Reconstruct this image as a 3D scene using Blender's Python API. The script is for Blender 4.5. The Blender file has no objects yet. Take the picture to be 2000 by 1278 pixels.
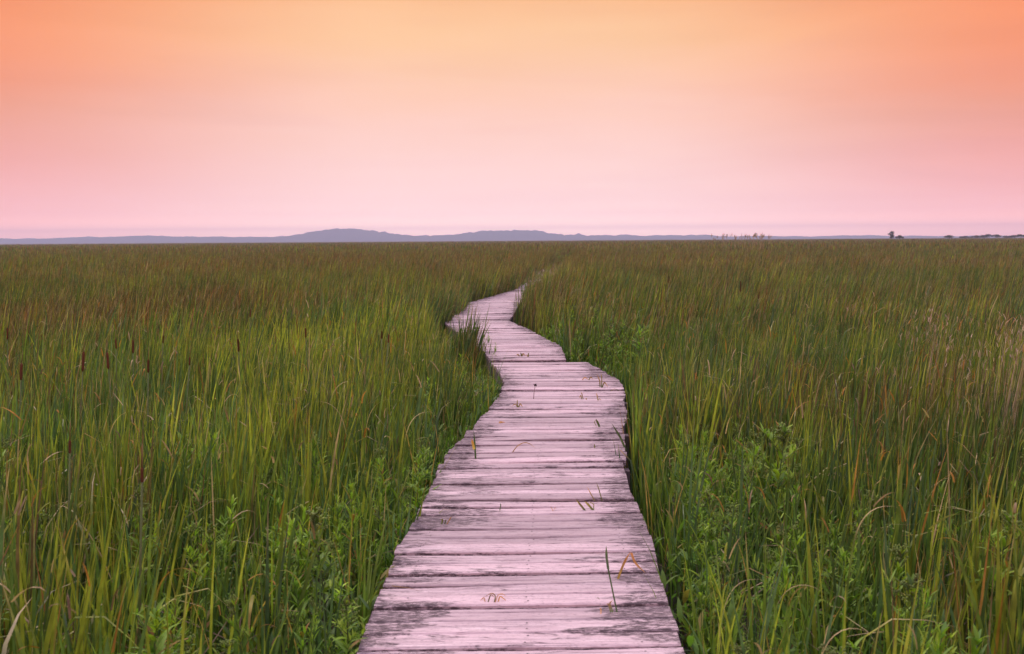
import bpy, math, random
import numpy as np
from mathutils import Matrix, Vector

R = math.radians
rng = np.random.default_rng(11)
random.seed(5)
scene = bpy.context.scene
COL = scene.collection

# ------------------------------------------------------------------ camera
CAMZ = 1.97          # eye height over the marsh floor
DECK = 0.45          # walking surface of the boardwalk
F = 1900.0           # focal length in photo pixels (2000 px wide)
PITCH, ROLL = math.atan(170 / 1900.0), R(-0.37)
cam_data = bpy.data.cameras.new("camera")
cam = bpy.data.objects.new("camera", cam_data)
COL.objects.link(cam)
CAM_M = Matrix.Rotation(math.pi / 2 - PITCH, 4, 'X') @ Matrix.Rotation(ROLL, 4, 'Z')
cam.matrix_world = Matrix.Translation((0, 0, CAMZ)) @ CAM_M
cam_data.sensor_width = 36.0
cam_data.lens = 36.0 * F / 2000.0
cam_data.clip_start = 0.05
cam_data.clip_end = 20000
cam_data.dof.use_dof = True
cam_data.dof.focus_distance = 9.0
cam_data.dof.aperture_fstop = 5.6
scene.camera = cam


def at(px, py, z):
    """point of the horizontal plane z that the photograph shows at (px, py)"""
    d = CAM_M.to_3x3() @ Vector(((px - 1000) / F, -(py - 639) / F, -1.0))
    t = (z - CAMZ) / d.z
    return (d.x * t, d.y * t)


def at_depth(px, py, y):
    """point of the vertical plane y = const that the photograph shows at (px, py)"""
    d = CAM_M.to_3x3() @ Vector(((px - 1000) / F, -(py - 639) / F, -1.0))
    t = y / d.y
    return (d.x * t, y, CAMZ + d.z * t)


def lin(r, g, b):
    f = lambda c: (c / 255 / 12.92) if c / 255 <= 0.04045 else ((c / 255 + 0.055) / 1.055) ** 2.4
    return (f(r), f(g), f(b), 1.0)


# ------------------------------------------------------------------ view, sky, sun
scene.view_settings.view_transform = 'Standard'
scene.view_settings.look = 'None'
scene.view_settings.exposure = 0.0
scene.view_settings.gamma = 1.0
scene.cycles.max_bounces = 6
scene.cycles.diffuse_bounces = 3
scene.cycles.glossy_bounces = 2
scene.cycles.transmission_bounces = 3
scene.cycles.volume_bounces = 0

SUN_EL, SUN_AZ = R(50), R(-45)      # azimuth measured clockwise from +Y (ahead)
world = bpy.data.worlds.new("World")
scene.world = world
world.use_nodes = True
nt = world.node_tree
nt.nodes.clear()
N = lambda t, tree=None: (tree or nt).nodes.new(t)
L = lambda a, b, tree=None: (tree or nt).links.new(a, b)
tc = N('ShaderNodeTexCoord')
sep = N('ShaderNodeSeparateXYZ')
L(tc.outputs['Generated'], sep.inputs[0])


def fill_ramp(node, stops):
    cr = node.color_ramp
    cr.interpolation = 'EASE' if False else 'LINEAR'
    while len(cr.elements) < len(stops):
        cr.elements.new(0.5)
    for e, (p, c) in zip(cr.elements, stops):
        e.position = p
        e.color = c


# soft cloud veil shifts the colour bands up and down a little
cn = N('ShaderNodeTexNoise'); cn.inputs['Scale'].default_value = 2.2; cn.inputs['Detail'].default_value = 4
cm = N('ShaderNodeMapping'); cm.inputs['Scale'].default_value = (1.0, 1.0, 7.0)
L(tc.outputs['Generated'], cm.inputs[0]); L(cm.outputs[0], cn.inputs['Vector'])
shift = N('ShaderNodeMath'); shift.operation = 'MULTIPLY_ADD'
shift.inputs[1].default_value = 0.075
cc_ = N('ShaderNodeMath'); cc_.operation = 'SUBTRACT'; cc_.inputs[1].default_value = 0.5
L(cn.outputs['Fac'], cc_.inputs[0])
fade = N('ShaderNodeMapRange'); fade.interpolation_type = 'SMOOTHSTEP'; fade.inputs['From Min'].default_value = 0.02; fade.inputs['From Max'].default_value = 0.13
L(sep.outputs['Z'], fade.inputs['Value'])
cf = N('ShaderNodeMath'); cf.operation = 'MULTIPLY'; L(cc_.outputs[0], cf.inputs[0]); L(fade.outputs[0], cf.inputs[1])
L(cf.outputs[0], shift.inputs[0])
L(sep.outputs['Z'], shift.inputs[2])

# haze (built at the end of the script) dims the low sky; the sky behind it is that much brighter
HAZE_D, HAZE_TOP, HAZE_FAR = 0.00026, 88.0, 6700.0
HAZE_GLOW = (0.42, 0.365, 0.53)
ZEN = (1.45, 1.32, 1.72)


def sky_stops(table):
    zs = [p for p, _ in table]
    out = []
    for z in (0.0, 0.008, 0.016, 0.026, 0.04, 0.058, 0.08, 0.10, 0.12, 0.15, 0.195, 0.245, 0.34, 0.5):
        c = [float(np.interp(z, zs, [q[1][k] for q in table])) for k in range(3)]
        path = min(HAZE_FAR, (HAZE_TOP - CAMZ) / max(z, 1e-4))
        T = math.exp(-HAZE_D * path)
        out.append((z, tuple(max(0.0, (c[k] - (1 - T) * HAZE_GLOW[k]) / T) / 4 for k in range(3)) + (1,)))
    return out


mid = N('ShaderNodeValToRGB')
fill_ramp(mid, sky_stops([(0.0, lin(251, 214, 223)), (0.03, lin(253, 216, 221)), (0.075, lin(255, 215, 213)), (0.12, lin(255, 210, 200)),
                (0.150, lin(255, 206, 186)), (0.195, lin(255, 204, 164)), (0.245, lin(253, 188, 140)), (0.34, lin(250, 190, 165)), (0.5, ZEN)]))
side = N('ShaderNodeValToRGB')
fill_ramp(side, sky_stops([(0.0, lin(246, 196, 208)), (0.03, lin(245, 188, 198)), (0.075, lin(241, 171, 170)), (0.11, lin(236, 163, 147)),
                 (0.150, lin(244, 155, 128)), (0.195, lin(251, 153, 115)), (0.245, lin(238, 136, 95)), (0.34, lin(240, 165, 140)), (0.5, ZEN)]))
L(shift.outputs[0], mid.inputs[0]); L(shift.outputs[0], side.inputs[0])
# brighter towards the glow ahead, deeper colour to either side of it
ax = N('ShaderNodeMath'); ax.operation = 'ADD'; ax.inputs[1].default_value = 0.01
L(sep.outputs['X'], ax.inputs[0])
ab = N('ShaderNodeMath'); ab.operation = 'ABSOLUTE'; L(ax.outputs[0], ab.inputs[0])
mr = N('ShaderNodeMapRange'); mr.interpolation_type = 'SMOOTHSTEP'
mr.inputs['From Min'].default_value = 0.10; mr.inputs['From Max'].default_value = 0.52
L(ab.outputs[0], mr.inputs['Value'])
mx = N('ShaderNodeMix'); mx.data_type = 'RGBA'
L(mr.outputs[0], mx.inputs['Factor']); L(mid.outputs[0], mx.inputs['A']); L(side.outputs[0], mx.inputs['B'])
sn = N('ShaderNodeTexNoise'); sn.inputs['Scale'].default_value = 2.6; sn.inputs['Detail'].default_value = 5; sn.inputs['Distortion'].default_value = 0.5
sm_ = N('ShaderNodeMapping'); sm_.inputs['Scale'].default_value = (1.2, 1.2, 11.0); sm_.inputs['Location'].default_value = (3.0, 1.0, 0.4)
L(tc.outputs['Generated'], sm_.inputs[0]); L(sm_.outputs[0], sn.inputs['Vector'])
sr = N('ShaderNodeValToRGB'); fill_ramp(sr, [(0.34, (0.968, 0.958, 0.966, 1)), (0.52, (1, 1, 1, 1))]); L(sn.outputs['Fac'], sr.inputs[0])
sx = N('ShaderNodeMix'); sx.data_type = 'RGBA'; sx.blend_type = 'MULTIPLY'; sx.inputs['Factor'].default_value = 1
L(mx.outputs['Result'], sx.inputs['A']); L(sr.outputs[0], sx.inputs['B'])
bg1 = N('ShaderNodeBackground'); L(sx.outputs['Result'], bg1.inputs[0]); bg1.inputs[1].default_value = 4.0
sky = N('ShaderNodeTexSky'); sky.sky_type = 'NISHITA'; sky.sun_disc = False
sky.sun_elevation = SUN_EL; sky.sun_rotation = SUN_AZ
bg2 = N('ShaderNodeBackground'); L(sky.outputs[0], bg2.inputs[0]); bg2.inputs[1].default_value = 0.06
zr = N('ShaderNodeMapRange'); zr.interpolation_type = 'SMOOTHSTEP'
zr.inputs['From Min'].default_value = 0.36; zr.inputs['From Max'].default_value = 0.75; zr.inputs['To Max'].default_value = 0.35
L(sep.outputs['Z'], zr.inputs['Value'])
ms = N('ShaderNodeMixShader'); L(zr.outputs[0], ms.inputs[0]); L(bg1.outputs[0], ms.inputs[1]); L(bg2.outputs[0], ms.inputs[2])
wo = N('ShaderNodeOutputWorld'); L(ms.outputs[0], wo.inputs['Surface'])

sun_d = bpy.data.lights.new("sun", 'SUN')
sun_d.energy = 2.0
sun_d.angle = R(14)
sun_d.color = (1.0, 0.88, 0.70)
sun = bpy.data.objects.new("sun", sun_d)
COL.objects.link(sun)
sdir = Vector((math.sin(SUN_AZ) * math.cos(SUN_EL), math.cos(SUN_AZ) * math.cos(SUN_EL), math.sin(SUN_EL)))
sun.rotation_euler = sdir.to_track_quat('Z', 'Y').to_euler()
sun.location = sdir * 50


# ------------------------------------------------------------------ helpers
def tag(o, label=None, cat=None, group=None, kind=None):
    if label: o['label'] = label
    if cat: o['category'] = cat
    if group: o['group'] = group
    if kind: o['kind'] = kind
    return o


def empty(name, loc, rz=0.0, parent=None):
    o = bpy.data.objects.new(name, None)
    o.empty_display_size = 0.1
    o.location = loc
    o.rotation_euler = (0, 0, rz)
    COL.objects.link(o)
    return o


def link(name, me, parent=None, loc=None):
    o = bpy.data.objects.new(name, me)
    COL.objects.link(o)
    if parent: o.parent = parent
    if loc is not None: o.location = loc
    return o


class MB:
    """collects numpy geometry with a colour per vertex and builds ONE mesh"""
    def __init__(self):
        self.v, self.f, self.c, self.m, self.n = [], [], [], [], 0

    def add(self, v, f, c, mat=0):
        v = np.asarray(v, np.float32).reshape(-1, 3)
        f = np.asarray(f, np.int32).reshape(-1, 4)
        c = np.asarray(c, np.float32)
        if c.ndim == 1: c = np.tile(c[:3], (len(v), 1))
        self.v.append(v); self.f.append(f + self.n); self.c.append(c.reshape(-1, 3))
        self.m.append(np.full(len(f), mat, np.int32)); self.n += len(v)

    def tube(self, pts, rad, c, sides=6, mat=0, cap=True):
        pts = np.asarray(pts, float); rad = np.broadcast_to(np.asarray(rad, float), (len(pts),))
        rings = []
        for i, p in enumerate(pts):
            t = pts[min(i + 1, len(pts) - 1)] - pts[max(i - 1, 0)]
            t = t / (np.linalg.norm(t) + 1e-9)
            a = np.cross(t, (0, 1, 0.013)); a /= (np.linalg.norm(a) + 1e-9); b = np.cross(t, a)
            th = np.linspace(0, 2 * np.pi, sides, endpoint=False)
            rings.append(p + rad[i] * (np.cos(th)[:, None] * a + np.sin(th)[:, None] * b))
        v = np.concatenate(rings); f = []
        for i in range(len(pts) - 1):
            for k in range(sides):
                k2 = (k + 1) % sides
                f.append((i * sides + k, i * sides + k2, (i + 1) * sides + k2, (i + 1) * sides + k))
        if cap:
            n = len(v); v = np.concatenate([v, pts[:1], pts[-1:]])
            e = (len(pts) - 1) * sides
            for k in range(0, sides, 2):
                f.append((n, (k + 2) % sides, (k + 1) % sides, k))
                f.append((n + 1, e + k, e + (k + 1) % sides, e + (k + 2) % sides))
        cc = np.asarray(c, float)
        if cc.ndim == 2: cc = np.concatenate([np.repeat(cc, sides, 0)] + ([cc[:1], cc[-1:]] if cap else []))
        self.add(v, f, cc, mat)

    def box(self, x0, x1, y0, y1, z0, z1, c, mat=0):
        v = [(x, y, z) for z in (z0, z1) for y in (y0, y1) for x in (x0, x1)]
        f = [(0, 2, 3, 1), (4, 5, 7, 6), (0, 1, 5, 4), (2, 6, 7, 3), (0, 4, 6, 2), (1, 3, 7, 5)]
        self.add(v, f, c, mat)

    def mesh(self, name, mats, smooth=True):
        v = np.concatenate(self.v); f = np.concatenate(self.f); c = np.concatenate(self.c)
        me = bpy.data.meshes.new(name)
        me.vertices.add(len(v)); me.vertices.foreach_set('co', v.ravel())
        me.loops.add(len(f) * 4); me.loops.foreach_set('vertex_index', f.ravel())
        me.polygons.add(len(f))
        me.polygons.foreach_set('loop_start', np.arange(0, len(f) * 4, 4, dtype=np.int32))
        me.polygons.foreach_set('material_index', np.concatenate(self.m))
        me.polygons.foreach_set('use_smooth', np.full(len(f), smooth, bool))
        me.update(calc_edges=True)
        a = me.color_attributes.new('col', 'FLOAT_COLOR', 'POINT')
        a.data.foreach_set('color', np.concatenate([c, np.ones((len(c), 1), np.float32)], 1).ravel())
        for m in (mats if isinstance(mats, (list, tuple)) else [mats]): me.materials.append(m)
        return me

    def build(self, name, mats, parent=None, smooth=True, loc=None):
        return link(name, self.mesh(name, mats, smooth), parent, loc)


def V(x, n):
    return np.broadcast_to(np.asarray(x, float), (n,)).copy()


def ribbons(mb, P, h, w, az, lean=0.0, bend=0.0, fold=0.0, foldt=0.6, face=0.0, twist=0.0, segs=6,
            c0=(0.1, 0.1, 0.1), c1=None, tipf=0.0, prof='blade', crease=0.0, mat=0):
    """leaf ribbons grown from the points P; every argument may be an array with one value per leaf"""
    P = np.asarray(P, float).reshape(-1, 3); n = len(P)
    h, w, az, lean, bend, fold, foldt, face, twist, tipf = [V(q, n)[:, None] for q in (h, w, az, lean, bend, fold, foldt, face, twist, tipf)]
    t = np.linspace(0, 1, segs + 1)[None, :]
    th = lean + bend * t ** 1.8 + fold / (1 + np.exp(-(t - foldt) * 22))
    ds = h / segs
    mid_ = (th[:, 1:] + th[:, :-1]) / 2
    X = np.concatenate([np.zeros((n, 1)), np.cumsum(np.sin(mid_) * ds, 1)], 1)
    Z = np.concatenate([np.zeros((n, 1)), np.cumsum(np.cos(mid_) * ds, 1)], 1)
    C = np.stack([P[:, :1] + np.cos(az) * X, P[:, 1:2] + np.sin(az) * X, P[:, 2:] + Z], -1)
    if prof == 'blade':
        wp = np.minimum(1.0, (1 - t) * 3.2) * 0.97 + 0.03
        wp = wp * (0.75 + 0.25 * np.minimum(1, t * 4))
    elif prof == 'leaf':
        wp = np.sin(np.pi * np.clip(t * 0.96 + 0.04, 0, 1) ** 0.75) ** 0.9 + 0.03
    else:
        wp = np.ones_like(t)
    fa = az + math.pi / 2 + face + twist * t
    W = np.stack([np.cos(fa), np.sin(fa), np.zeros_like(fa)], -1) * (w * wp * 0.5)[..., None]
    if c1 is None: c1 = c0
    c0 = np.broadcast_to(np.asarray(c0, float), (n, 3)); c1 = np.broadcast_to(np.asarray(c1, float), (n, 3))
    k = np.clip((t - (1 - tipf)) / np.maximum(tipf * 0.55, 1e-3), 0, 1) * (tipf > 0)
    cc = c0[:, None, :] * (1 - k[..., None]) + c1[:, None, :] * k[..., None]
    S = segs + 1
    if crease:
        nrm = np.stack([-np.cos(az) * np.cos(th), -np.sin(az) * np.cos(th), np.sin(th)], -1)
        up = nrm * (w * wp * crease)[..., None]
        v = np.stack([C - W + up, C, C + W + up], 2); K = 3
    else:
        v = np.stack([C - W, C + W], 2); K = 2
    base = (np.arange(n) * S * K)[:, None, None] + (np.arange(segs) * K)[None, :, None] + np.arange(K - 1)[None, None, :]
    f = np.stack([base, base + 1, base + K + 1, base + K], -1)
    mb.add(v.reshape(-1, 3), f.reshape(-1, 4), np.repeat(cc[:, :, None, :], K, 2).reshape(-1, 3), mat)


# ------------------------------------------------------------------ materials
def new_mat(name):
    m = bpy.data.materials.new(name); m.use_nodes = True
    m.node_tree.nodes.clear()
    return m, m.node_tree


def leaf_mat(name, trans=0.35, rough=0.5, spec=0.3):
    m, t = new_mat(name)
    a = N('ShaderNodeAttribute', t); a.attribute_name = 'col'
    geo = N('ShaderNodeNewGeometry', t)
    nz = N('ShaderNodeTexNoise', t); nz.inputs['Scale'].default_value = 12.0; nz.inputs['Detail'].default_value = 3
    L(geo.outputs['Position'], nz.inputs['Vector'], t)
    mr = N('ShaderNodeMapRange', t); mr.inputs['From Min'].default_value = 0.3; mr.inputs['From Max'].default_value = 0.7; mr.inputs['To Min'].default_value = 0.62; mr.inputs['To Max'].default_value = 1.38
    L(nz.outputs['Fac'], mr.inputs['Value'], t)
    mul = N('ShaderNodeMix', t); mul.data_type = 'RGBA'; mul.blend_type = 'MULTIPLY'; mul.inputs['Factor'].default_value = 1
    L(a.outputs['Color'], mul.inputs['A'], t); L(mr.outputs[0], mul.inputs['B'], t)
    p = N('ShaderNodeBsdfPrincipled', t); p.inputs['Roughness'].default_value = rough
    p.inputs['Specular IOR Level'].default_value = spec
    L(mul.outputs['Result'], p.inputs['Base Color'], t)
    tr = N('ShaderNodeBsdfTranslucent', t)
    tint = N('ShaderNodeMix', t); tint.data_type = 'RGBA'; tint.blend_type = 'MULTIPLY'; tint.inputs['Factor'].default_value = 1
    tint.inputs['B'].default_value = (1.2, 1.45, 0.75, 1)
    L(mul.outputs['Result'], tint.inputs['A'], t); L(tint.outputs['Result'], tr.inputs[0], t)
    mx = N('ShaderNodeMixShader', t); mx.inputs[0].default_value = trans
    L(p.outputs[0], mx.inputs[1], t); L(tr.outputs[0], mx.inputs[2], t)
    o = N('ShaderNodeOutputMaterial', t); L(mx.outputs[0], o.inputs[0], t)
    return m


def attr_mat(name, rough=0.8, spec=0.2, bump=0.0, scale=30):
    m, t = new_mat(name)
    a = N('ShaderNodeAttribute', t); a.attribute_name = 'col'
    geo = N('ShaderNodeNewGeometry', t)
    nz = N('ShaderNodeTexNoise', t); nz.inputs['Scale'].default_value = scale; nz.inputs['Detail'].default_value = 4
    L(geo.outputs['Position'], nz.inputs['Vector'], t)
    mr = N('ShaderNodeMapRange', t); mr.inputs['To Min'].default_value = 0.65; mr.inputs['To Max'].default_value = 1.35
    L(nz.outputs['Fac'], mr.inputs['Value'], t)
    mul = N('ShaderNodeMix', t); mul.data_type = 'RGBA'; mul.blend_type = 'MULTIPLY'; mul.inputs['Factor'].default_value = 1
    L(a.outputs['Color'], mul.inputs['A'], t); L(mr.outputs[0], mul.inputs['B'], t)
    p = N('ShaderNodeBsdfPrincipled', t); p.inputs['Roughness'].default_value = rough
    p.inputs['Specular IOR Level'].default_value = spec
    L(mul.outputs['Result'], p.inputs['Base Color'], t)
    if bump:
        b = N('ShaderNodeBump', t); b.inputs['Strength'].default_value = bump; b.inputs['Distance'].default_value = 0.01
        L(nz.outputs['Fac'], b.inputs['Height'], t); L(b.outputs[0], p.inputs['Normal'], t)
    o = N('ShaderNodeOutputMaterial', t); L(p.outputs[0], o.inputs[0], t)
    return m


def wood_mat():
    """weathered planks; col.r = random per plank, col.g = distance along the plank from its middle (0..1), col.b = tone"""
    m, t = new_mat('weathered_wood')
    a = N('ShaderNodeAttribute', t); a.attribute_name = 'col'
    s = N('ShaderNodeSeparateColor', t); L(a.outputs['Color'], s.inputs[0], t)
    geo = N('ShaderNodeNewGeometry', t)
    off = N('ShaderNodeCombineXYZ', t)
    sc = N('ShaderNodeMath', t); sc.operation = 'MULTIPLY'; sc.inputs[1].default_value = 91.0
    L(s.outputs[0], sc.inputs[0], t); L(sc.outputs[0], off.inputs[0], t); L(sc.outputs[0], off.inputs[2], t)
    va = N('ShaderNodeVectorMath', t); va.operation = 'ADD'
    L(geo.outputs['Position'], va.inputs[0], t); L(off.outputs[0], va.inputs[1], t)

    def noise(scale, detail, rough=0.55, dist=0.0):
        mp = N('ShaderNodeMapping', t); mp.inputs['Scale'].default_value = scale
        L(va.outputs[0], mp.inputs[0], t)
        n = N('ShaderNodeTexNoise', t); n.inputs['Scale'].default_value = 1.0; n.inputs['Detail'].default_value = detail
        n.inputs['Roughness'].default_value = rough; n.inputs['Distortion'].default_value = dist
        L(mp.outputs[0], n.inputs['Vector'], t)
        return n.outputs['Fac']

    def ramp(fac, stops):
        r = N('ShaderNodeValToRGB', t); fill_ramp(r, stops); L(fac, r.inputs[0], t)
        return r.outputs[0]

    def mix(f, A, B, bt='MIX'):
        x = N('ShaderNodeMix', t); x.data_type = 'RGBA'; x.blend_type = bt
        for sock, val in ((x.inputs['Factor'], f), (x.inputs['A'], A), (x.inputs['B'], B)):
            if isinstance(val, (int, float, tuple)): sock.default_value = val
            else: L(val, sock, t)
        return x.outputs['Result']

    def math_(op, A, B):
        x = N('ShaderNodeMath', t); x.operation = op
        for i, val in enumerate((A, B)):
            if isinstance(val, (int, float)): x.inputs[i].default_value = val
            else: L(val, x.inputs[i], t)
        return x.outputs[0]

    grain = noise((3.6, 64, 30), 7, 0.72, 0.6)
    broad = noise((1.1, 20, 8), 3, 0.5, 0.3)
    speck = noise((38, 120, 90), 4, 0.7)
    blot = noise((5.0, 26, 12), 6, 0.66, 0.9)
    base = ramp(grain, [(0.30, (0.24, 0.165, 0.19, 1)), (0.44, (0.43, 0.31, 0.345, 1)), (0.56, (0.56, 0.42, 0.455, 1)), (0.70, (0.74, 0.60, 0.625, 1))])
    base = mix(ramp(broad, [(0.40, (0, 0, 0, 1)), (0.62, (0.6, 0.6, 0.6, 1))]), base, (0.62, 0.45, 0.485, 1))
    tone = N('ShaderNodeMapRange', t); tone.inputs['To Min'].default_value = 0.76; tone.inputs['To Max'].default_value = 1.2
    L(s.outputs[2], tone.inputs['Value'], t)
    base = mix(1.0, base, tone.outputs[0], 'MULTIPLY')
    base = mix(ramp(speck, [(0.54, (0, 0, 0, 1)), (0.68, (0.7, 0.7, 0.7, 1))]), base, (0.24, 0.165, 0.19, 1))
    # dark weather checks running along the plank
    chk = noise((1.6, 85, 60), 4, 0.6, 0.8)
    base = mix(ramp(chk, [(0.32, (0.85, 0.85, 0.85, 1)), (0.385, (0, 0, 0, 1))]), base, (0.14, 0.085, 0.11, 1))
    # lichen and rot stains, mostly on the plank ends and spreading in patches over several planks; also the painted gap shade on plank sides
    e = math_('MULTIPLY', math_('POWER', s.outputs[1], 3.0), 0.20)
    pn = N('ShaderNodeTexNoise', t); pn.inputs['Scale'].default_value = 1.9; pn.inputs['Detail'].default_value = 3
    L(geo.outputs['Position'], pn.inputs['Vector'], t)
    pm = N('ShaderNodeMapRange', t); pm.inputs['From Min'].default_value = 0.3; pm.inputs['From Max'].default_value = 0.7
    pm.inputs['To Min'].default_value = -0.11; pm.inputs['To Max'].default_value = 0.13
    L(pn.outputs['Fac'], pm.inputs['Value'], t)
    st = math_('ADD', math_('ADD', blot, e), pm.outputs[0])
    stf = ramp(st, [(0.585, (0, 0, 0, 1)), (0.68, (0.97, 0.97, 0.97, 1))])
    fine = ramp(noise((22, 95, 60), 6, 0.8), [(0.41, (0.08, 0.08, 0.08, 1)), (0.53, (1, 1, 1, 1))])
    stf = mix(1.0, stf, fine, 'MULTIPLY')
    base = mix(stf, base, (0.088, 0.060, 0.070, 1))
    p = N('ShaderNodeBsdfPrincipled', t); p.inputs['Roughness'].default_value = 0.75
    p.inputs['Specular IOR Level'].default_value = 0.25
    L(base, p.inputs['Base Color'], t)
    b = N('ShaderNodeBump', t); b.inputs['Strength'].default_value = 0.5; b.inputs['Distance'].default_value = 0.004
    L(grain, b.inputs['Height'], t); L(b.outputs[0], p.inputs['Normal'], t)
    o = N('ShaderNodeOutputMaterial', t); L(p.outputs[0], o.inputs[0], t)
    return m


M_LEAF = leaf_mat('cattail_leaf', 0.33, 0.45, 0.35)
M_HERB = leaf_mat('herb_leaf', 0.35, 0.5, 0.3)
M_DRY = leaf_mat('dry_leaf', 0.25, 0.7, 0.2)
M_STEM = attr_mat('plant_stem', 0.6, 0.25, 0.0, 40)
M_SPIKE = attr_mat('spike_velvet', 0.95, 0.05, 0.6, 160)
M_WOOD = wood_mat()
M_BEAM = attr_mat('beam_wood', 0.85, 0.15, 0.5, 25)
M_NAIL = attr_mat('nail_steel', 0.6, 0.4, 0.0, 50)
M_TREE = leaf_mat('tree_leaf', 0.2, 0.6, 0.2)


def ground_mat():
    m, t = new_mat('marsh_ground')
    geo = N('ShaderNodeNewGeometry', t)
    n1 = N('ShaderNodeTexNoise', t); n1.inputs['Scale'].default_value = 1.6; n1.inputs['Detail'].default_value = 8
    L(geo.outputs['Position'], n1.inputs['Vector'], t)
    r = N('ShaderNodeValToRGB', t)
    fill_ramp(r, [(0.3, (0.035, 0.026, 0.02, 1)), (0.55, (0.075, 0.055, 0.038, 1)), (0.75, (0.11, 0.085, 0.05, 1))])
    L(n1.outputs['Fac'], r.inputs[0], t)
    p = N('ShaderNodeBsdfPrincipled', t); p.inputs['Roughness'].default_value = 0.9
    L(r.outputs[0], p.inputs['Base Color'], t)
    o = N('ShaderNodeOutputMaterial', t); L(p.outputs[0], o.inputs[0], t)
    return m


def hill_mat():
    m, t = new_mat('wooded_hill')
    geo = N('ShaderNodeNewGeometry', t)
    n1 = N('ShaderNodeTexNoise', t); n1.inputs['Scale'].default_value = 0.02; n1.inputs['Detail'].default_value = 6
    L(geo.outputs['Position'], n1.inputs['Vector'], t)
    r = N('ShaderNodeValToRGB', t)
    fill_ramp(r, [(0.35, (0.03, 0.04, 0.025, 1)), (0.7, (0.07, 0.08, 0.045, 1))])
    L(n1.outputs['Fac'], r.inputs[0], t)
    p = N('ShaderNodeBsdfPrincipled', t); p.inputs['Roughness'].default_value = 1.0
    p.inputs['Specular IOR Level'].default_value = 0.0
    L(r.outputs[0], p.inputs['Base Color'], t)
    o = N('ShaderNodeOutputMaterial', t); L(p.outputs[0], o.inputs[0], t)
    return m


# ------------------------------------------------------------------ ground and hills
mb = MB()
rr = np.array([0, 6, 20, 60, 200, 700, 2400, 5200, 12000.0])
na = 48
th = np.linspace(0, 2 * np.pi, na, endpoint=False)
gv = np.stack([np.outer(rr, np.cos(th)), np.outer(rr, np.sin(th)), np.zeros((len(rr), na))], -1).reshape(-1, 3)
gf = [(i * na + k, (i + 1) * na + k, (i + 1) * na + (k + 1) % na, i * na + (k + 1) % na) for i in range(len(rr) - 1) for k in range(na)]
mb.add(gv, gf, (0.1, 0.1, 0.1))
tag(mb.build('ground', ground_mat()), kind='structure')

HP = [(-900, 463), (-500, 466), (-200, 465), (0, 468), (60, 466.5), (120, 464.5), (200, 463), (290, 461.5), (380, 463), (480, 463.3), (560, 462), (580, 458.5), (610, 453),
      (650, 448), (690, 447), (720, 449.5), (750, 454), (780, 458.5), (820, 461), (870, 460), (900, 456.5), (940, 452), (980, 450), (1020, 450), (1060, 452),
      (1090, 457), (1130, 459), (1200, 460), (1300, 460), (1400, 461), (1450, 462.5), (1500, 462), (1600, 463), (1680, 461), (1760, 462.5),
      (2000, 462), (2300, 458), (2900, 452)]
HD = 5500.0
hx = np.array([(p[0] - 1000) / F * HD for p in HP])
hz = np.array([(469 - 0.0065 * (p[0] - 1000) - p[1]) / F * HD + CAMZ for p in HP])
xs = np.linspace(hx[0], hx[-1], 1500)
top = np.interp(xs, hx, hz)
bump = rng.normal(0, 1, len(xs)); bump = np.convolve(bump, np.ones(3) / 3, 'same') * 4.2 + np.convolve(rng.normal(0, 1, len(xs)), np.ones(9) / 9, 'same') * 4.0
top = np.maximum(top + bump, 2.0)
prof = [(-640, 0.0), (-480, 0.28), (-300, 0.62), (-130, 0.88), (0, 1.0), (200, 0.85), (500, 0.3), (700, 0.0)]
hv = np.stack([np.stack([xs, np.full_like(xs, HD + dy) + 0.00004 * xs ** 2, np.where(k == 0, -0.5, top * k)], -1) for dy, k in prof]).reshape(-1, 3)
nx = len(xs)
hf = [(i * nx + j, i * nx + j + 1, (i + 1) * nx + j + 1, (i + 1) * nx + j) for i in range(len(prof) - 1) for j in range(nx - 1)]
mb = MB(); mb.add(hv, hf, (0.1, 0.1, 0.1))
tag(mb.build('hills', hill_mat()), kind='structure')

# ------------------------------------------------------------------ boardwalk
def depth(px, py): return at(px, py, DECK)[1]

# traced outlines, per section, near to far: photograph pixels on the deck plane
SEC_L = [[(697, 1278), (717, 1217), (745, 1145), (782, 1060), (806, 1027), (820, 990), (829, 977), (845, 942), (860, 906)],
         [(867, 902), (877, 882), (905, 860), (912, 845)],
         [(923, 838), (936, 815), (945, 808), (967, 783), (978, 762), (985, 747), (976, 728), (964, 712), (959, 706)],
         [(957, 704), (940, 683), (915, 665), (889, 647), (870, 633)],
         [(868, 630), (882, 619), (906, 605), (917, 590), (965, 577), (1007, 565)]]
SEC_R = [[(1341, 1278), (1322, 1222), (1304, 1175), (1285, 1102), (1271, 1050), (1257, 1014), (1245, 983), (1235, 970), (1221, 921), (1216, 906)],
         [(1221, 902), (1221, 882), (1220, 845)],
         [(1215, 838), (1224, 818), (1225, 802), (1217, 780), (1222, 770), (1216, 752), (1206, 740), (1175, 722), (1144, 706)],
         [(1106, 704), (1096, 679), (1074, 667), (1039, 648), (1021, 640), (995, 628)],
         [(994, 625), (1004, 611), (1010, 600), (1016, 591)]]


def edge(secs, tail, back):
    out = []
    for i, s in enumerate(secs):
        pts = sorted((at(px, py, DECK)[1], at(px, py, DECK)[0]) for px, py in s)
        if i == 0: pts = [(-5.0, back)] + pts
        if i == len(secs) - 1: pts += tail
        out.append((np.array([p[0] for p in pts]), np.array([p[1] for p in pts])))
    return out


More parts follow.
